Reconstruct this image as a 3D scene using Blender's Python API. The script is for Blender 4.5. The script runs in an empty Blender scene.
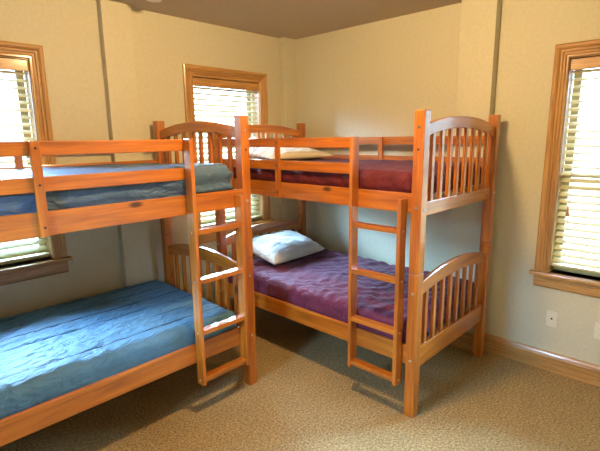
import bpy, bmesh, math, random
from mathutils import Vector, Matrix, noise
random.seed(7)
SC = bpy.context.scene
COL = SC.collection
PI = math.pi

# ------------------------------------------------------------------ materials
def new_mat(name):
    m = bpy.data.materials.new(name); m.use_nodes = True
    nt = m.node_tree; nt.nodes.clear()
    out = nt.nodes.new('ShaderNodeOutputMaterial')
    b = nt.nodes.new('ShaderNodeBsdfPrincipled')
    nt.links.new(b.outputs[0], out.inputs[0])
    return m, nt, b, out
def N(nt, t, **kw):
    n = nt.nodes.new(t)
    for k, v in kw.items():
        if k in n.inputs.keys(): n.inputs[k].default_value = v
        else: setattr(n, k, v)
    return n
def ramp(nt, fac, stops):
    r = nt.nodes.new('ShaderNodeValToRGB')
    e = r.color_ramp.elements
    while len(e) < len(stops): e.new(.5)
    for q, (p, c) in zip(e, stops): q.position = p; q.color = (*c, 1)
    nt.links.new(fac, r.inputs[0]); return r.outputs[0]
def coords(nt, scale, rnd=True):
    tc = N(nt, 'ShaderNodeTexCoord'); mp = N(nt, 'ShaderNodeMapping')
    nt.links.new(tc.outputs['Object'], mp.inputs[0]); mp.inputs['Scale'].default_value = scale
    return mp.outputs[0]
def mix(nt, fac, a, b, mode='MIX'):
    m = nt.nodes.new('ShaderNodeMix'); m.data_type = 'RGBA'; m.blend_type = mode
    for s, v in ((0, fac), (6, a), (7, b)):
        if hasattr(v, 'links'): nt.links.new(v, m.inputs[s])
        elif isinstance(v, (int, float)): m.inputs[s].default_value = v
        else: m.inputs[s].default_value = (*v, 1)
    return m.outputs[2]
def bump(nt, b, h, strength, dist):
    bp = N(nt, 'ShaderNodeBump', Strength=strength, Distance=dist)
    nt.links.new(h, bp.inputs['Height']); nt.links.new(bp.outputs[0], b.inputs['Normal'])

def wood(name, axis, dark, mid, light, rough, knots=True, coat=0.0, grain=1.0):
    m, nt, b, out = new_mat(name)
    s = [14, 14, 14]; s[axis] = 0.9
    v = coords(nt, s)
    n1 = N(nt, 'ShaderNodeTexNoise', Scale=1.6, Detail=4.0, Roughness=.6, Distortion=.8)
    nt.links.new(v, n1.inputs['Vector'])
    s2 = [70, 70, 70]; s2[axis] = 2.5
    v2 = coords(nt, s2)
    n2 = N(nt, 'ShaderNodeTexNoise', Scale=2.0, Detail=3.0)
    nt.links.new(v2, n2.inputs['Vector'])
    c = ramp(nt, n1.outputs['Fac'], [(.30, dark), (.52, mid), (.72, light)])
    fine = ramp(nt, n2.outputs['Fac'], [(.3, (1-.22*grain,)*3), (.65, (1, 1, 1))])
    c = mix(nt, 1.0, c, fine, 'MULTIPLY')
    if knots:
        s3 = [6.0, 6.0, 6.0]; s3[axis] = 2.6
        vo = N(nt, 'ShaderNodeTexVoronoi', Scale=1.0); nt.links.new(coords(nt, s3), vo.inputs['Vector'])
        k = ramp(nt, vo.outputs['Distance'], [(.06, (1, 1, 1)), (.13, (0, 0, 0))])
        c = mix(nt, k, c, tuple(x*.22 for x in dark))
    nt.links.new(c, b.inputs['Base Color'])
    b.inputs['Roughness'].default_value = rough
    b.inputs['Coat Weight'].default_value = coat; b.inputs['Coat Roughness'].default_value = .13; b.inputs['Coat IOR'].default_value = 1.6
    bump(nt, b, n2.outputs['Fac'], .06, .002)
    return m
PD, PM, PL = (.32, .078, .006), (.51, .146, .010), (.64, .215, .017)
PINE = [wood('honey_pine_%s' % 'xyz'[i], i, PD, PM, PL, .38, True, 1.0) for i in range(3)]
OD, OM, OL = (.36, .18, .055), (.54, .28, .085), (.64, .37, .13)
OAK = [wood('golden_oak_%s' % 'xyz'[i], i, OD, OM, OL, .38, False, .3, 1.6) for i in range(3)]

def paint(name, col, bscale=220, bstr=.10, rough=.75, var=.06):
    m, nt, b, out = new_mat(name)
    n = N(nt, 'ShaderNodeTexNoise', Scale=bscale, Detail=3.0); nt.links.new(coords(nt, (1, 1, 1)), n.inputs['Vector'])
    n3 = N(nt, 'ShaderNodeTexNoise', Scale=45.0, Detail=4.0); nt.links.new(coords(nt, (1, 1, 1)), n3.inputs['Vector'])
    c = ramp(nt, n3.outputs['Fac'], [(.35, tuple(x*(1-var) for x in col)), (.65, col)])
    nt.links.new(c, b.inputs['Base Color']); b.inputs['Roughness'].default_value = rough
    bump(nt, b, n3.outputs['Fac'], bstr, .006)
    return m
WALL = paint('cream_wall_paint', (.595, .55, .395), bstr=.22, rough=.55)
CEIL = paint('tan_ceiling_paint', (.50, .40, .28), rough=.85)

def carpet():
    m, nt, b, out = new_mat('beige_speckled_carpet')
    v = coords(nt, (1, 1, 1))
    n = N(nt, 'ShaderNodeTexNoise', Scale=75.0, Detail=6.0, Roughness=.85); nt.links.new(v, n.inputs['Vector'])
    n2 = N(nt, 'ShaderNodeTexNoise', Scale=5.0, Detail=3.0); nt.links.new(v, n2.inputs['Vector'])
    c = ramp(nt, n.outputs['Fac'], [(.36, (.13, .08, .030)), (.50, (.40, .27, .112)), (.62, (.70, .51, .25))])
    c2 = ramp(nt, n2.outputs['Fac'], [(.3, (.88, .88, .88)), (.7, (1, 1, 1))])
    nt.links.new(mix(nt, 1.0, c, c2, 'MULTIPLY'), b.inputs['Base Color'])
    b.inputs['Roughness'].default_value = 1.0
    bump(nt, b, n.outputs['Fac'], .9, .012)
    return m
CARPET = carpet()

def cloth(name, col, col2, rough=.8, sheen=.3, wscale=420, fscale=7.0, quilt=None, seams=None):
    m, nt, b, out = new_mat(name)
    v = coords(nt, (1, 1, 1))
    n = N(nt, 'ShaderNodeTexNoise', Scale=fscale, Detail=4.0); nt.links.new(v, n.inputs['Vector'])
    c = ramp(nt, n.outputs['Fac'], [(.3, col), (.7, col2)])
    if seams:
        sp = N(nt, 'ShaderNodeSeparateXYZ'); nt.links.new(v, sp.inputs[0])
        pp = N(nt, 'ShaderNodeMath', operation='PINGPONG'); nt.links.new(sp.outputs[1], pp.inputs[0]); pp.inputs[1].default_value = seams/2
        ln = N(nt, 'ShaderNodeMath', operation='LESS_THAN'); nt.links.new(pp.outputs[0], ln.inputs[0]); ln.inputs[1].default_value = .0048
        c = mix(nt, ln.outputs[0], c, tuple(x*.22 for x in col))
    nt.links.new(c, b.inputs['Base Color'])
    b.inputs['Roughness'].default_value = rough; b.inputs['Sheen Weight'].default_value = sheen
    b.inputs['Specular IOR Level'].default_value = .2
    b.inputs['Sheen Roughness'].default_value = .4
    if quilt:
        vo = N(nt, 'ShaderNodeTexNoise', Scale=quilt, Detail=2.0, Distortion=1.4); nt.links.new(v, vo.inputs['Vector'])
        bump(nt, b, vo.outputs['Fac'], .7, .016)
    else:
        vo = N(nt, 'ShaderNodeTexNoise', Scale=13.0, Detail=4.0, Distortion=1.6); nt.links.new(coords(nt, (.7, 1.5, 1)), vo.inputs['Vector'])
        bump(nt, b, vo.outputs['Fac'], .85, .024)
    return m
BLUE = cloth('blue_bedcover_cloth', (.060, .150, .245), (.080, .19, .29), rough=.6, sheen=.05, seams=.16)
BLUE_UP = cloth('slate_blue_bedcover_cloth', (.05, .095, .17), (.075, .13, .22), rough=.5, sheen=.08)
MATT_BLUE = cloth('navy_mattress_ticking', (.03, .06, .11), (.045, .08, .14))
PURPLE = cloth('plum_quilt_cloth', (.092, .016, .042), (.132, .025, .060), rough=.72, sheen=.12, quilt=17.0)
MAROON = cloth('maroon_quilt_cloth', (.072, .007, .010), (.11, .012, .016), rough=.75, sheen=.05, quilt=14.0)
MATT_DARK = cloth('dark_mattress_ticking', (.028, .018, .04), (.05, .03, .065))
PILLOW_W = cloth('white_pillowcase_cloth', (.60, .58, .53), (.68, .66, .61))

def stripe_pillow():
    m, nt, b, out = new_mat('cream_striped_pillowcase')
    w = N(nt, 'ShaderNodeTexWave', Scale=5.5, Distortion=1.5, Detail=1.0, bands_direction='Y'); nt.links.new(coords(nt, (1, 1, 1)), w.inputs['Vector'])
    c = ramp(nt, w.outputs['Fac'], [(.55, (.70, .62, .46)), (.85, (.56, .50, .38))])
    nt.links.new(c, b.inputs['Base Color']); b.inputs['Roughness'].default_value = .85
    return m
PILLOW_S = stripe_pillow()

def plain(name, col, rough=.5, metal=0.0, scale=60, var=.08):
    m, nt, b, out = new_mat(name)
    n = N(nt, 'ShaderNodeTexNoise', Scale=scale, Detail=2.0); nt.links.new(coords(nt, (1, 1, 1)), n.inputs['Vector'])
    nt.links.new(ramp(nt, n.outputs['Fac'], [(.3, tuple(x*(1-var) for x in col)), (.7, col)]), b.inputs['Base Color'])
    b.inputs['Roughness'].default_value = rough; b.inputs['Metallic'].default_value = metal
    return m
STEEL = plain('bolt_steel', (.62, .60, .55), .3, 1.0)
HOLE = plain('dark_bolt_recess', (.035, .018, .008), .6)
IVORY = plain('ivory_plastic', (.74, .68, .54), .4)
BLACK = plain('black_jack', (.015, .014, .013), .5)
BRASS = plain('brushed_brass', (.62, .43, .16), .35, 1.0)
WHITE = plain('white_plastic', (.85, .84, .80), .5)
CORDM = plain('cream_cord', (.70, .62, .45), .8)
BOARD = plain('raw_plywood', (.42, .30, .17), .8)

def slat_mat():
    m, nt, b, out = new_mat('cream_blind_slat')
    n = N(nt, 'ShaderNodeTexNoise', Scale=30.0); nt.links.new(coords(nt, (1, 20, 20)), n.inputs['Vector'])
    nt.links.new(ramp(nt, n.outputs['Fac'], [(.3, (.60, .53, .29)), (.7, (.67, .60, .35))]), b.inputs['Base Color'])
    b.inputs['Roughness'].default_value = .45
    t = N(nt, 'ShaderNodeBsdfTranslucent'); t.inputs[0].default_value = (.95, .86, .62, 1)
    mx = N(nt, 'ShaderNodeMixShader'); mx.inputs[0].default_value = .004
    nt.links.new(b.outputs[0], mx.inputs[1]); nt.links.new(t.outputs[0], mx.inputs[2]); nt.links.new(mx.outputs[0], out.inputs[0])
    return m
SLAT = slat_mat()
SASH = plain('cream_sash_paint', (.50, .40, .19), .5)
def glass_mat():
    m, nt, b, out = new_mat('window_glass')
    t = N(nt, 'ShaderNodeBsdfTransparent'); t.inputs[0].default_value = (.96, .98, .97, 1)
    g = N(nt, 'ShaderNodeBsdfGlossy', Roughness=.02)
    fr = N(nt, 'ShaderNodeFresnel', IOR=1.45)
    mx = N(nt, 'ShaderNodeMixShader')
    nt.links.new(fr.outputs[0], mx.inputs[0]); nt.links.new(t.outputs[0], mx.inputs[1]); nt.links.new(g.outputs[0], mx.inputs[2])
    nt.links.new(mx.outputs[0], out.inputs[0])
    return m
GLASS = glass_mat()
LAMP_E = 740.0
def lamp_mat():
    m, nt, b, out = new_mat('lit_opal_glass')
    b.inputs['Base Color'].default_value = (.9, .88, .8, 1)
    b.inputs['Emission Color'].default_value = (1.0, .68, .32, 1); b.inputs['Emission Strength'].default_value = LAMP_E
    return m
LAMP = lamp_mat()

# ------------------------------------------------------------------ mesh helpers
def B(): return bmesh.new()
def add_box(bm, x0, x1, y0, y1, z0, z1, bev=.0):
    t = bmesh.new()
    vs = [t.verts.new((x, y, z)) for x in (x0, x1) for y in (y0, y1) for z in (z0, z1)]
    for f in ((0, 1, 3, 2), (4, 6, 7, 5), (0, 4, 5, 1), (2, 3, 7, 6), (0, 2, 6, 4), (1, 5, 7, 3)):
        t.faces.new([vs[i] for i in f])
    bmesh.ops.recalc_face_normals(t, faces=t.faces)
    if bev > 0:
        bmesh.ops.bevel(t, geom=list(t.edges), offset=bev, segments=2, profile=.6, affect='EDGES')
    merge(bm, t)
def merge(bm, t, M=None):
    mp = {}
    for v in t.verts: mp[v] = bm.verts.new(M @ v.co if M else v.co)
    for f in t.faces:
        nf = bm.faces.new([mp[v] for v in f.verts]); nf.smooth = f.smooth
    t.free()
def add_cyl(bm, p, q, r, seg=12, r2=None):
    p, q = Vector(p), Vector(q); d = q-p
    t = bmesh.new()
    bmesh.ops.create_cone(t, cap_ends=True, segments=seg, radius1=r, radius2=r if r2 is None else r2, depth=d.length)
    for f in t.faces: f.smooth = len(f.verts) == 4
    merge(bm, t, Matrix.Translation((p+q)/2) @ d.to_track_quat('Z', 'Y').to_matrix().to_4x4())
def add_prism(bm, poly, fa, fb):
    """poly: 2D points; fa/fb map (u,v) to the two end faces"""
    a = [bm.verts.new(fa(*p)) for p in poly]; b = [bm.verts.new(fb(*p)) for p in poly]
    n = len(poly)
    fs = [bm.faces.new(a[::-1]), bm.faces.new(b)]
    for i in range(n): fs.append(bm.faces.new((a[i], a[(i+1) % n], b[(i+1) % n], b[i])))
    bmesh.ops.recalc_face_normals(bm, faces=fs)
def obj(name, bm, mat, parent=None, smooth=False):
    me = bpy.data.meshes.new(name); bmesh.ops.recalc_face_normals(bm, faces=bm.faces); bm.to_mesh(me); bm.free()
    me.materials.append(mat)
    if smooth:
        for p in me.polygons: p.use_smooth = True
    o = bpy.data.objects.new(name, me); COL.objects.link(o)
    if parent: o.parent = parent
    return o
def empty(name, loc=(0, 0, 0), rz=0):
    o = bpy.data.objects.new(name, None); COL.objects.link(o); o.location = loc; o.rotation_euler = (0, 0, rz)
    o.empty_display_size = .1
    return o
def tag(o, label, cat, group=None):
    o['label'] = label; o['category'] = cat
    if group: o['group'] = group
    return o
def struct(o, label=None):
    o['kind'] = 'structure'
    if label: o['label'] = label
    return o

# ------------------------------------------------------------------ room
WY, RX0, RY0, ZC = .07, -3.78, -3.78, 2.635      # window wall plane (y), left end (x), rear (y), ceiling
T = .15
def wall_bm(bm, u0, u1, z0, z1, holes, put):
    """rectangles around holes; put(u0,u1,z0,z1)"""
    us = u0
    for (a, b, c, d) in sorted(holes):
        put(us, a, z0, z1); put(a, b, z0, c); put(a, b, d, z1); us = b
    put(us, u1, z0, z1)
# window openings: (casing outer left, outer right, stool top, casing top)
CW = .088
W1 = (-3.215, -2.312, .862, 2.282)
W2 = (-1.268, -.352, .862, 2.282)
W3 = (-3.27, -2.363, .727, 2.246)
W4_FILL = (-2.02, -1.40, 1.27, 2.05)  # added opening out of view, lets in extra daylight
op = lambda w: (w[0]+CW-.008, w[1]-CW+.008, w[2], w[3]-CW+.008)
bm = B()
wall_bm(bm, RX0, T, 0, ZC, [op(W1), op(W2)], lambda a, b, c, d: add_box(bm, a, b, WY, WY+T, c, d))
struct(obj('wall_back', bm, WALL))
bm = B()
wall_bm(bm, RY0, WY, 0, ZC, [op(W3)], lambda a, b, c, d: add_box(bm, 0, T, a, b, c, d))
struct(obj('wall_right', bm, WALL))
bm = B(); wall_bm(bm, RY0, WY+T, 0, ZC, [op(W4_FILL)], lambda a, b, c, d: add_box(bm, RX0-T, RX0, a, b, c, d)); struct(obj('wall_left', bm, WALL))
bm = B(); add_box(bm, RX0-T, T, RY0-T, RY0, 0, ZC); struct(obj('wall_front', bm, WALL))
bm = B(); add_box(bm, RX0-T, T, RY0-T, WY+T, -.1, 0); struct(obj('floor', bm, CARPET))
bm = B(); add_box(bm, RX0-T, T, RY0-T, WY+T, ZC, ZC+.1); struct(obj('ceiling', bm, CEIL))
bm = B(); add_box(bm, -1.925, -1.70, .006, WY, 0, ZC, .004); struct(obj('trim_1', bm, WALL), 'painted pilaster on the window wall')
bm = B(); add_box(bm, -.165, 0, .0, WY, 0, ZC, .004); struct(obj('trim_2', bm, WALL), 'painted pilaster in the corner')
bm = B(); add_box(bm, -.082, 0, -1.995, -1.74, 0, ZC, .004); struct(obj('trim_3', bm, WALL), 'painted pilaster on the right wall')

BASE = [(0, 0), (.016, 0), (.016, .108), (.013, .114), (.013, .122), (.009, .132), (.005, .140), (0, .144)]
def base_run(bm, p, q, n):
    p, q, n = Vector((*p, 0)), Vector((*q, 0)), Vector((*n, 0))
    add_prism(bm, BASE, lambda u, v: p+n*u+Vector((0, 0, v)), lambda u, v: q+n*u+Vector((0, 0, v)))
bm = B()
base_run(bm, (0, RY0), (0, -1.995), (-1, 0)); base_run(bm, (-.082, -1.995), (-.082, -1.74), (-1, 0))
base_run(bm, (0, -1.74), (0, 0), (-1, 0)); base_run(bm, (-.082, -1.995), (0, -1.995), (0, -1))
struct(obj('baseboard_right', bm, OAK[1]))
bm = B(); base_run(bm, (RX0, WY), (-1.925, WY), (0, -1)); base_run(bm, (-1.70, WY), (-.165, WY), (0, -1)); base_run(bm, (-1.925, .006), (-1.70, .006), (0, -1))
struct(obj('baseboard_back', bm, OAK[0]))
bm = B(); base_run(bm, (RX0, RY0), (RX0, WY), (1, 0)); struct(obj('baseboard_left', bm, OAK[1]))
bm = B(); base_run(bm, (RX0, RY0), (0, RY0), (0, 1)); struct(obj('baseboard_front', bm, OAK[0]))

# fluted casing profile: (offset outward from the opening edge, projection into the room)
CAS = [(0, 0), (0, .012), (.006, .016), (.014, .016), (.018, .011), (.022, .016), (.032, .017), (.036, .012), (.040, .017),
       (.050, .018), (.054, .013), (.058, .018), (.068, .022), (.080, .024), (CW, .020), (CW, 0)]
def window(n, w, place, gx, blind_label, bottom):
    """built in a local frame: u along the wall, d into the room, z up. place(u,d,z) -> world"""
    root = empty('window_%d' % n, place((w[0]+w[1])/2, 0, w[2])); struct(root)
    inv = Vector(root.location)
    P = lambda u, d, z: Vector(place(u, d, z))-inv
    def bx(bm, u0, u1, d0, d1, z0, z1, bev=0):
        a, b = P(u0, d0, z0), P(u1, d1, z1)
        add_box(bm, min(a.x, b.x), max(a.x, b.x), min(a.y, b.y), max(a.y, b.y), a.z, b.z, bev)
    L, R, Z0, ZT = w[0]+CW, w[1]-CW, w[2], w[3]-CW
    gu, gz = gx, 2
    # casing: left, head, right with mitred corners
    bm = B(); add_prism(bm, CAS, lambda o, d: P(L-o, d, Z0), lambda o, d: P(L-o, d, ZT+o)); c1 = obj('casing', bm, OAK[2], root)
    bm = B(); add_prism(bm, CAS, lambda o, d: P(L-o, d, ZT+o), lambda o, d: P(R+o, d, ZT+o)); obj('casing', bm, OAK[gx], root)
    bm = B(); add_prism(bm, CAS, lambda o, d: P(R+o, d, Z0), lambda o, d: P(R+o, d, ZT+o)); obj('casing', bm, OAK[2], root)
    bm = B(); bx(bm, w[0]-.026, w[1]+.026, 0, .052, Z0-.024, Z0, .006); bx(bm, L-.004, R+.004, -.10, .01, Z0-.024, Z0); obj('window_sill', bm, OAK[gx], root)
    bm = B()
    pr = [(0, 0), (.010, 0), (.014, .01), (.014, .07), (.020, .078), (.020, .088), (0, .088)]
    add_prism(bm, pr, lambda d, z: P(w[0], d, Z0-.112+z), lambda d, z: P(w[1], d, Z0-.112+z)); obj('apron', bm, OAK[gx], root)
    bm = B(); bx(bm, L-.006, L+.004, -.10, .0, Z0, ZT); bx(bm, R-.004, R+.006, -.10, 0, Z0, ZT); bx(bm, L-.006, R+.006, -.10, 0, ZT-.004, ZT+.006); obj('jamb', bm, OAK[2], root)
    zm = (Z0+ZT)/2 - .03
    for k, (a, b, dd) in enumerate(((Z0, zm+.02, -.098), (zm-.02, ZT, -.128))):
        bm = B(); s = .048
        bx(bm, L, L+s, dd-.03, dd, a, b); bx(bm, R-s, R, dd-.03, dd, a, b); bx(bm, L+s, R-s, dd-.03, dd, a, a+(.06 if k == 0 else .042)); bx(bm, L+s, R-s, dd-.03, dd, b-.042, b)
        f = obj('sash', bm, SASH, root)
        bm = B(); bx(bm, L+s-.004, R-s+.004, dd-.018, dd-.014, a+.04, b-.04); obj('window_pane', bm, GLASS, f)
    if not blind_label: return
    # blind: a thing of its own hanging in the opening
    t = empty('window_blind', root.location); tag(t, blind_label, 'blind', 'wooden window blinds')
    def bxo(name, mat, *a, bev=0):
        bm = B(); bx(bm, *a, bev); return obj(name, bm, mat, t)
    l, r = L+.010, R-.010
    bxo('valance', OAK[gx], L+.005, R-.005, -.018, -.004, ZT-.078, ZT-.010, bev=.003)
    bxo('headrail', OAK[gx], l, r, -.068, -.02, ZT-.055, ZT-.006)
    bm = B(); pitch = .0465; z = ZT-.085; tilt = math.radians(27); k = 0
    while z > bottom+.04:
        c, s = math.cos(tilt), math.sin(tilt); hw = .0245
        arc = [(-hw, -.0015), (-hw*.5, .0012), (0, .0022), (hw*.5, .0012), (hw, -.0015)]
        poly = arc + [(x, y-.0024) for x, y in reversed(arc)]
        add_prism(bm, poly, lambda x, y: P(l, -.045+x*c-y*s, z+x*s*-1+y*c), lambda x, y: P(r, -.045+x*c-y*s, z+x*s*-1+y*c))
        z -= pitch; k += 1
    obj('slats', bm, SLAT, t)
    bxo('bottom_rail', SLAT, l, r, -.070, -.020, bottom, bottom+.016, bev=.003)
    for uu in (l+.07, (l+r)/2, r-.07):
        bm = B()
        for dd in (-.018, -.071): add_cyl(bm, P(uu, dd, bottom+.01), P(uu, dd, ZT-.06), .0013, 6)
        obj('ladder_cord', bm, CORDM, t)
    return t, P, L, R, ZT
bk = lambda u, d, z: (u, WY-d, z)
rt = lambda u, d, z: (-d, u, z)
window(1, W1, bk, 0, 'cream slatted blind in the window above the blue lower bunk, at the left edge', .888)
window(2, W2, bk, 0, 'cream slatted blind in the window behind the headboards, nearest the room corner', .888)
t3, P3, L3, R3, ZT3 = window(3, W3, rt, 1, 'cream slatted blind in the window on the right wall above the wall plates', .772)
window(4, W4_FILL, lambda u, d, z: (RX0+d, u, z), 1, None, 0)      # unseen window added on the wall beside the camera for extra daylight
bm = B(); add_cyl(bm, P3(R3-.075, -.012, 1.20), P3(R3-.075, -.012, ZT3-.06), .0012, 6); cd = obj('lift_cord', bm, CORDM, t3)
bm = B(); add_cyl(bm, P3(R3-.075, -.012, 1.135), P3(R3-.075, -.012, 1.205), .012, 12, .005); obj('tassel', bm, OAK[2], cd)

# ------------------------------------------------------------------ bunk beds (local: x along length 0..L, y depth 0 front..W wall side)
PW = .064; WB = 1.079; H = 1.815; ZJ = .905
def arch_bm(x0, x1, ybot_e, ytop_e, rise_b, rise_t, seg=24):
    bm = B(); top, bot = [], []
    y0, y1 = PW-.012, WB-PW+.012
    for i in range(seg+1):
        s = -1+2*i/seg; y = y0+(y1-y0)*i/seg
        q = 1-abs(s)**2.2
        top.append((y, ytop_e+rise_t*q)); bot.append((y, ybot_e+rise_b*q))
    poly = top + bot[::-1]
    def ring(x, inset):
        return [bm.verts.new((x, y, z + (-inset if i <= seg else inset))) for i, (y, z) in enumerate(poly)]
    e = .005
    rs = [ring(x0, e), ring(x0+e, 0), ring(x1-e, 0), ring(x1, e)]
    n = len(poly)
    for a, b in zip(rs, rs[1:]):
        for i in range(n): bm.faces.new((a[i], a[(i+1) % n], b[(i+1) % n], b[i]))
    for rr in (rs[0], rs[-1]):
        for i in range(seg): bm.faces.new((rr[i], rr[i+1], rr[n-2-i], rr[n-1-i]))
    return bm
def bed(loc, rz, L, label, lad, guard):
    root = empty('bunk_bed', loc, rz); tag(root, label, 'bunk bed', 'wooden bunk beds')
    def part(name, mat, *a, bev=.004, parent=root):
        bm = B(); add_box(bm, *a, bev); return obj(name, bm, mat, parent)
    def bolts(parent, pts, mat=STEEL, r=.0085):
        for p, d in pts:
            p, d = Vector(p), Vector(d); bm = B(); add_cyl(bm, p-d*.004, p+d*.0035, r, 14); add_cyl(bm, p+d*.0035, p+d*.0045, r*.55, 10)
            obj('bolt', bm, mat, parent)
    for x in (0, L-PW):
        for y in (0, WB-PW):
            lo = part('post', PINE[2], x, x+PW, y, y+PW, 0, ZJ-.001, bev=.005)
            up = part('post', PINE[2], x, x+PW, y, y+PW, ZJ+.001, H, bev=.005)
            if y == 0:
                c = x+PW/2
                bolts(lo, [((c, 0, .365), (0, -1, 0)), ((c, 0, .785), (0, -1, 0))])
                bolts(up, [((c, 0, 1.725), (0, -1, 0)), ((c, 0, 1.285), (0, -1, 0))])
                bolts(up, [((c, 0, 1.606), (0, -1, 0))], HOLE, .006)
            sx = 1 if x > 0 else -1; fx = L if x > 0 else 0
            bolts(up, [((fx, y+PW/2+.004, 1.272), (sx, 0, 0))])
    for x0 in (.018, L-.018-.028):                       # the two ends
        x1 = x0+.028
        obj('arch_rail', arch_bm(x0, x1, 1.668, 1.738, .055, .057), PINE[1], root)
        obj('arch_rail', arch_bm(x0, x1, .748, .826, .050, .064), PINE[1], root)
        part('end_rail', PINE[1], x0-.002, x1+.002, PW-.01, WB-PW+.01, 1.232, 1.312)
        part('end_rail', PINE[1], x0-.002, x1+.002, PW-.01, WB-PW+.01, .300, .432)
        for k in range(8):
            yc = WB/2+.1086*(k-3.5)
            for zb, ze, za, rise in ((1.305, 1.668, 1.668, .055), (.425, .748, .748, .050)):
                s = (yc-WB/2)/(WB/2-PW+.012); zt = za+rise*(1-abs(s)**2.2)+.012
                part('spindle', PINE[2], x0+.004, x1-.004, yc-.0155, yc+.0155, zb, zt, bev=.003)
    for y in (0, WB-.024):                               # long rails, front and wall side
        a, b = PW-.008, L-PW+.008
        part('side_rail', PINE[0], a, b, y, y+.024, 1.253, 1.364)
        part('side_rail', PINE[0], a, b, y, y+.024, .338, .456)
        e = b if y else L-lad-.02
        part('guard_rail', PINE[0], a, e, y, y+.022, 1.611, 1.675)
        part('guard_rail', PINE[0], a, e, y, y+.022, 1.452, 1.519)
    g = part('guard_post', PINE[2], L-guard-.02, L-guard+.02, -.021, 0.001, 1.253, 1.675)
    bolts(g, [((L-guard, -.021, z), (0, -1, 0)) for z in (1.295, 1.485, 1.645)], HOLE, .0055)
    part('guard_post', PINE[2], L/2-.022, L/2+.022, WB-.045, WB-.022, 1.253, 1.675)
    for z in (.395, 1.315):                              # boards that carry the mattresses
        bm = B()
        for k in range(13):
            x = PW+.02+k*(L-2*PW-.13)/12
            add_box(bm, x, x+.09, .024, WB-.024, z, z+.018)
        obj('support_slats', bm, BOARD, root)
        for y in (.024, WB-.044): part('cleat', PINE[0], PW+.01, L-PW-.01, y, y+.02, z-.03, z, bev=.002)
    # hook-on ladder
    xl, xr = L-lad, L-lad+.318
    lr = part('ladder', PINE[2], xl-.022, xl, -.066, 0, .205, 1.678, bev=.004)
    part('ladder_rail', PINE[2], xr-.004, xr+.020, -.066, 0, .205, 1.335, bev=.004, parent=lr)
    for zb in (.222, .525, .842, 1.136):
        part('rung', PINE[0], xl-.002, xr-.002, -.060, -.006, zb, zb+.028, bev=.004, parent=lr)
        bolts(lr, [((xl-.022, -.034, zb+.014), (-1, 0, 0))], STEEL, .006)
        bolts(lr, [((xr+.020, -.034, zb+.014), (1, 0, 0))], STEEL, .006)
    return root
LL, LR_ = 2.03, 1.934
XL1, YL0 = -1.542, -1.080          # left bed: right end x, front plane y
XR0, YR0 = -1.171, -2.081          # right bed: front plane x, near end y
bedL = bed((XL1-LL, YL0, 0), 0, LL, 'honey pine bunk bed with blue bedding along the window wall at left', .452, 1.212)
bedR = bed((XR0, YR0+LR_, 0), -PI/2, LR_, 'honey pine bunk bed with purple and maroon bedding along the right wall', .425, 1.128)

# ------------------------------------------------------------------ bedding (in the bed's local frame)
def to_bed(o, b): o.location = b.location; o.rotation_euler = b.rotation_euler; return o
def soft_box(x0, x1, y0, y1, z0, z1, r=.04):
    bm = B(); add_box(bm, x0, x1, y0, y1, z0, z1)
    bmesh.ops.bevel(bm, geom=list(bm.edges), offset=r, segments=5, profile=.5, affect='EDGES')
    for f in bm.faces: f.smooth = True
    return bm
def nz(p, s, seed): return noise.noise(Vector((p[0]*s+seed, p[1]*s-seed*.7, p[2]*s+seed*.3)))
def cover(x0, x1, y0, y1, zt, drop, hfun, r=.045, step=.018, rail=0.0, side=None):
    """cloth lying over a mattress: grid over the top that folds down round every edge"""
    d = {'x0': drop, 'x1': drop, 'y0': drop, 'y1': drop}
    if side: d.update(side)
    def axis(a, b, da, db):
        pts = []; n = max(2, round((b-a)/step))
        k = max(2, round(da/step))
        for i in range(k, 0, -1): pts.append(a-da*i/k)
        for i in range(n+1): pts.append(a+(b-a)*i/n)
        k = max(2, round(db/step))
        for i in range(1, k+1): pts.append(b+db*i/k)
        return pts
    def fold(s, a, b):
        """position along the axis, how far down, outward direction"""
        L2 = PI/2*r
        if s < a+0: e = a-s; sg = -1; edge = a
        elif s > b: e = s-b; sg = 1; edge = b
        else:
            return s, 0.0, 0
        if e < L2:
            th = e/r; return edge+sg*(r*math.sin(th)), r*(1-math.cos(th)), sg
        return edge+sg*r, r+(e-L2), sg
    xs = axis(x0+r, x1-r, d['x0'], d['x1']); ys = axis(y0+r, y1-r, d['y0'], d['y1'])
    bm = B(); grid = []
    for i, sx in enumerate(xs):
        row = []
        for j, sy in enumerate(ys):
            px, dx, gx = fold(sx, x0+r, x1-r); py, dy, gy = fold(sy, y0+r, y1-r)
            if dx and dy:                                # rounded corner
                dd = max(dx, dy); mn = min(dx, dy)
                z = -dd
                k = .35*min(mn, r)
                px -= gx*k*.5; py -= gy*k*.5
            else: z = -max(dx, dy)
            nx, ny = (gx if dx > r*.5 else 0), (gy if dy > r*.5 else 0)
            h = hfun(px, py, max(dx, dy), sx, sy)
            up = 1.0 if max(dx, dy) < r*.6 else .15
            p = Vector((px+nx*abs(h)*(1-up)*1.0, py+ny*abs(h)*(1-up)*1.0, zt+z+h*up))
            if p.z < rail+.012:                          # tucked behind the long rails
                p.y = min(max(p.y, .034), WB-.034)
            row.append(bm.verts.new(p))
        grid.append(row)
    for i in range(len(xs)-1):
        for j in range(len(ys)-1):
            f = bm.faces.new((grid[i][j], grid[i+1][j], grid[i+1][j+1], grid[i][j+1])); f.smooth = True
    bmesh.ops.recalc_face_normals(bm, faces=bm.faces)
    return bm
def wr(px, py, s1=4, s2=11, a1=.012, a2=.006, sd=0.0, stretch=(1, 1)):
    p = (px*stretch[0], py*stretch[1], 0)
    v = a1*nz(p, s1, sd)
    v += a2*(1-2*abs(nz(p, s2, sd+3)))                # creases
    return v
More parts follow.
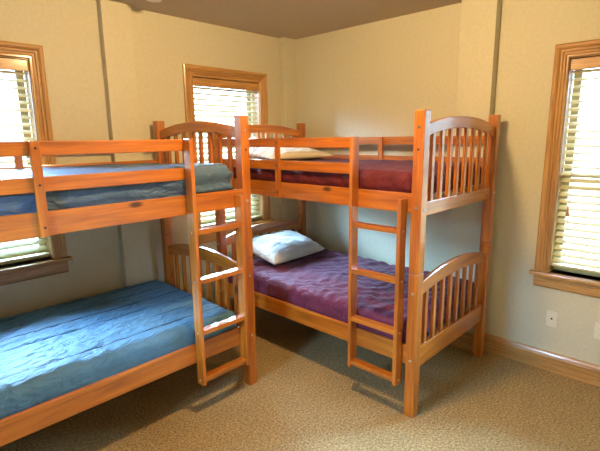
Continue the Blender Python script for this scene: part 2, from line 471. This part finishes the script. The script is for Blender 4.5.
def solid(o, t):
    m = o.modifiers.new('cloth', 'SOLIDIFY'); m.thickness = t; m.offset = 1.0
    return o
MX0, MY0, MY1 = PW+.01, .032, WB-.032
def mattress(b, L, z0, z1, mat, label, x1=None):
    bm = soft_box(MX0+.004, (x1 or L-PW-.016), MY0+.016, MY1-.016, z0+.001, z1, .035)
    o = to_bed(obj('mattress', bm, mat), b)
    return tag(o, label, 'mattress')
# --- left bunk, lower
xe = LL-PW-.075
mattress(bedL, LL, .413, .552, MATT_BLUE, 'dark mattress under the blue cover of the left lower bunk', xe-.006)
def h_blue(px, py, d, sx, sy):
    v = .006*nz((px, py, 0), 3.2, 1.0)+.010*abs(nz((px*1.0+py*.9, py*2.2-px*.6, 0), 5.5, 4.0))
    v += .004*(1-2*abs(nz((px*1.3, py*.8, 0), 13, 9)))
    q = (py/.16) % 1.0; q = min(q, 1-q)*.16
    v -= .007*math.exp(-(q/.006)**2)                    # stitched seams running the length of the bed
    return v
bm = cover(MX0-.002, xe, MY0+.002, MY1-.002, .568, .175, h_blue, r=.05, step=.012, rail=.456)
o = solid(to_bed(obj('bed_cover', bm, BLUE), bedL), .005); tag(o, 'bright blue stitched cover on the lower bunk at left', 'bed cover', 'blue bed covers')
# --- left bunk, upper
xe2 = LL-PW-.085
mattress(bedL, LL, 1.333, 1.485, MATT_BLUE, 'dark mattress under the grey blue cover of the left upper bunk', xe2-.008)
def h_blue2(px, py, d, sx, sy):
    v = .007*nz((px, py, 0), 4, 2.0)+.007*abs(nz((px+py*.7, py*2-px*.5, 0), 6, 5.0))
    if px > LL-.62: v += .022*min(1, (px-(LL-.62))/.12)*max(0, 1-py/.75)   # bunched up towards the end
    if d > .03: v += .012*math.sin((d*46)+3*nz((px, 0, 0), 3, 3))*min(1, d*12)
    return v
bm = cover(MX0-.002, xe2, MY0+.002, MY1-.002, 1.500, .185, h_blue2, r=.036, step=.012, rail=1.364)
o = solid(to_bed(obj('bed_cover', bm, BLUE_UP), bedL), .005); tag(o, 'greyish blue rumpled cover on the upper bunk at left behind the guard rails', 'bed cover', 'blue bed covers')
# --- right bunk, lower
xe3 = LR_-PW-.02
mattress(bedR, LR_, .413, .560, MATT_DARK, 'dark mattress under the purple quilt of the right lower bunk', xe3-.02)
def h_pur(px, py, d, sx, sy):
    v = .010*nz((px, py, 0), 3, 7.0)+.012*(1-2*abs(nz((px*1.0, py*.7, 0), 6.5, 2.0)))*.5
    v += .006*math.sin(px*46+5*nz((px, py, 0), 4, 8))*math.sin(py*30+4*nz((px, py, 0), 5, 1))
    if d > .04: v += .014*math.sin(sx*19+3*nz((sx, sy, 0), 3, 5))*min(1, d*9)
    return v
bm = cover(MX0-.002, xe3, MY0+.002, MY1-.002, .590, .185, h_pur, r=.05, step=.012, rail=.456)
o = solid(to_bed(obj('quilt', bm, PURPLE), bedR), .008); tag(o, 'plum purple puckered quilt on the lower bunk under the white pillow', 'quilt', 'quilts on the right bunk')
# --- right bunk, upper
mattress(bedR, LR_, 1.333, 1.452, MATT_DARK, 'dark mattress under the maroon quilt of the right upper bunk', xe3-.03)
def h_mar(px, py, d, sx, sy):
    v = .008*nz((px, py, 0), 3.5, 12.0)+.007*(1-2*abs(nz((px+.5*py, py*.8, 0), 7, 6.0)))
    if d > .03: v += .022*math.sin(sx*21+sy*6+3*nz((sx, sy, 0), 3, 5))*min(1, d*9)
    return v
bm = cover(MX0-.002, xe3-.012, MY0+.002, MY1-.002, 1.474, .165, h_mar, r=.05, step=.012, rail=1.364)
o = solid(to_bed(obj('quilt', bm, MAROON), bedR), .006); tag(o, 'dark maroon quilt hanging in folds on the upper bunk at right', 'quilt', 'quilts on the right bunk')

# --- pillows
def pillow(a, b, h, seed, n=48):
    bm = B()
    for sg in (1, -1):
        rows = []
        for i in range(n+1):
            row = []
            for j in range(n+1):
                u, v = math.sin(PI/2*(-1+2*i/n)), math.sin(PI/2*(-1+2*j/n))
                th = (max(0, 1-u*u)*max(0, 1-v*v))**.42
                x = a*u*(1-.05*(1-v*v)); y = b*v*(1-.07*(1-u*u))
                z = sg*h*th*(1 if sg > 0 else .75)
                w = .011*(1-2*abs(nz((x*1.2+y*.8, y*1.6-x, 0), 6, seed)))*min(1, 2*th)+.010*nz((x, y, 0), 5, seed+2)*th
                row.append(bm.verts.new((x, y, z+(w if sg > 0 else w*.1))))
            rows.append(row)
        for i in range(n):
            for j in range(n):
                f = bm.faces.new((rows[i][j], rows[i+1][j], rows[i+1][j+1], rows[i][j+1])); f.smooth = True
    bmesh.ops.remove_doubles(bm, verts=bm.verts, dist=.0006)
    return bm
pw = obj('pillow', pillow(.335, .235, .098, 3.0), PILLOW_W)
pw.location = (-.635, -.415, .698); pw.rotation_euler = (math.radians(13), math.radians(0), math.radians(2))
tag(pw, 'plump white pillow on the purple quilt at the lower headboard', 'pillow', 'pillows on the right bunk')
ps = obj('pillow', pillow(.36, .24, .060, 8.0), PILLOW_S)
ps.location = (-.62, -.455, 1.536); ps.rotation_euler = (math.radians(5), 0, math.radians(-3))
tag(ps, 'flat cream striped pillow on the maroon quilt behind the upper guard rail', 'pillow', 'pillows on the right bunk')

# ------------------------------------------------------------------ wall plates, ceiling items
def plate(y, z, hw, label, kind):
    t = empty('wall_plate', (0, y, z)); tag(t, label, 'wall plate', 'ivory wall plates')
    bm = B(); add_box(bm, -.006, 0, -hw, hw, -.058, .058, .002); obj('cover_plate', bm, IVORY, t)
    if kind == 'jack':
        bm = B(); add_cyl(bm, (-.005, 0, .002), (-.012, 0, .002), .006, 14); o = obj('jack', bm, BLACK, t); o['label'] = 'black round jack'
    else:
        for dz in (-.02, .02):
            bm = B(); add_box(bm, -.009, -.004, -.016, .016, dz-.014, dz+.014, .002); r = obj('receptacle', bm, IVORY, t)
            bm = B()
            for yy in (-.006, .006): add_box(bm, -.0095, -.0088, yy-.001, yy+.001, dz-.004, dz+.006)
            obj('slot', bm, BLACK, r)
    for dz in ((-.042, .046) if kind == 'jack' else (0,)):
        bm = B(); add_cyl(bm, (-.005, 0, dz), (-.0072, 0, dz), .0035, 10); obj('screw', bm, IVORY, t)
plate(-2.502, .393, .036, 'ivory wall plate with one black jack, beside the baseboard left of its twin', 'jack')
plate(-2.797, .386, .036, 'ivory socket plate cut off by the right edge under the window', 'socket')

t = empty('ceiling_light', (-1.87, -1.85, ZC)); tag(t, 'round brass ceiling light with a lit opal dome', 'ceiling light')
bm = B(); add_cyl(bm, (0, 0, -.03), (0, 0, 0), .115, 40); obj('light_base', bm, BRASS, t)
bm = B(); bmesh.ops.create_uvsphere(bm, u_segments=32, v_segments=16, radius=.075)
for v in bm.verts: v.co.z = v.co.z*.75-.085
obj('lamp_dome', bm, LAMP, t, True)
t = empty('smoke_detector', (-1.70, -.318, ZC)); tag(t, 'small white round fitting on the ceiling at the top edge', 'smoke detector')
bm = B(); add_cyl(bm, (0, 0, -.012), (0, 0, 0), .065, 32); obj('detector_base', bm, WHITE, t)
bm = B(); add_cyl(bm, (0, 0, -.034), (0, 0, -.012), .05, 32, .058); obj('detector_cap', bm, WHITE, t)

# ------------------------------------------------------------------ daylight
w = bpy.data.worlds.new('sky'); SC.world = w; w.use_nodes = True
bg = w.node_tree.nodes['Background']; bg.inputs[1].default_value = 200.0
tcw = N(w.node_tree, 'ShaderNodeTexCoord'); spw = N(w.node_tree, 'ShaderNodeSeparateXYZ'); w.node_tree.links.new(tcw.outputs['Generated'], spw.inputs[0])
mr = N(w.node_tree, 'ShaderNodeMapRange'); w.node_tree.links.new(spw.outputs[2], mr.inputs[0]); mr.inputs[1].default_value = -1; mr.inputs[2].default_value = 1
w.node_tree.links.new(ramp(w.node_tree, mr.outputs[0], [(.0, (.014, .016, .016)), (.49, (.016, .018, .018)), (.51, (.022, .027, .03)), (.57, (.034, .048, .062)), (.66, (.38, .65, 1.0)), (1.0, (.36, .63, 1.0))]), bg.inputs[0])   # dull ground, bright overcast sky
def portal(name, loc, rot, sx, sy):
    ld = bpy.data.lights.new(name, 'AREA'); ld.shape = 'RECTANGLE'; ld.size = sx; ld.size_y = sy
    ld.cycles.is_portal = True
    o = bpy.data.objects.new(name, ld); COL.objects.link(o); o.location = loc; o.rotation_euler = rot
for k, wd in ((1, W1), (2, W2)):
    portal('window_portal', ((wd[0]+wd[1])/2, WY+T+.02, (wd[2]+wd[3]-CW)/2), (-PI/2, 0, 0), wd[1]-wd[0]-2*CW+.02, wd[3]-CW-wd[2]+.02)
portal('window_portal', (T+.02, (W3[0]+W3[1])/2, (W3[2]+W3[3]-CW)/2), (PI/2, 0, PI/2), W3[1]-W3[0]-2*CW+.02, W3[3]-CW-W3[2]+.02)

portal('window_portal', (RX0-T-.02, (W4_FILL[0]+W4_FILL[1])/2, (W4_FILL[2]+W4_FILL[3]-CW)/2), (PI/2, 0, -PI/2), W4_FILL[1]-W4_FILL[0]-2*CW+.02, W4_FILL[3]-CW-W4_FILL[2]+.02)  # sky portal of the added fill window

# ------------------------------------------------------------------ camera
S = 1.1
yaw, pitch, roll, f = -0.8050097139067766, -0.19609477158058264, -0.012101231802761379, 442.4755100557811
F = Vector((-math.sin(yaw)*math.cos(pitch), math.cos(yaw)*math.cos(pitch), math.sin(pitch)))
R = Vector((math.cos(yaw), math.sin(yaw), 0)); U = R.cross(F)
c, s = math.cos(roll), math.sin(roll); R, U = c*R+s*U, -s*R+c*U
cd = bpy.data.cameras.new('camera'); cam = bpy.data.objects.new('camera', cd); COL.objects.link(cam)
M = Matrix((R, U, -F)).transposed().to_4x4(); M.translation = Vector((-3.0566, -2.9662, 1.524))*S
cam.matrix_world = M; cd.sensor_width = 36; cd.lens = f*36/600; cd.clip_start = .02
SC.camera = cam
vs = SC.view_settings; vs.view_transform = 'Standard'; vs.look = 'None'; vs.gamma = 1; vs.use_curve_mapping = False
vs.exposure = 0.0
SC.cycles.max_bounces = 10; SC.cycles.transparent_max_bounces = 12
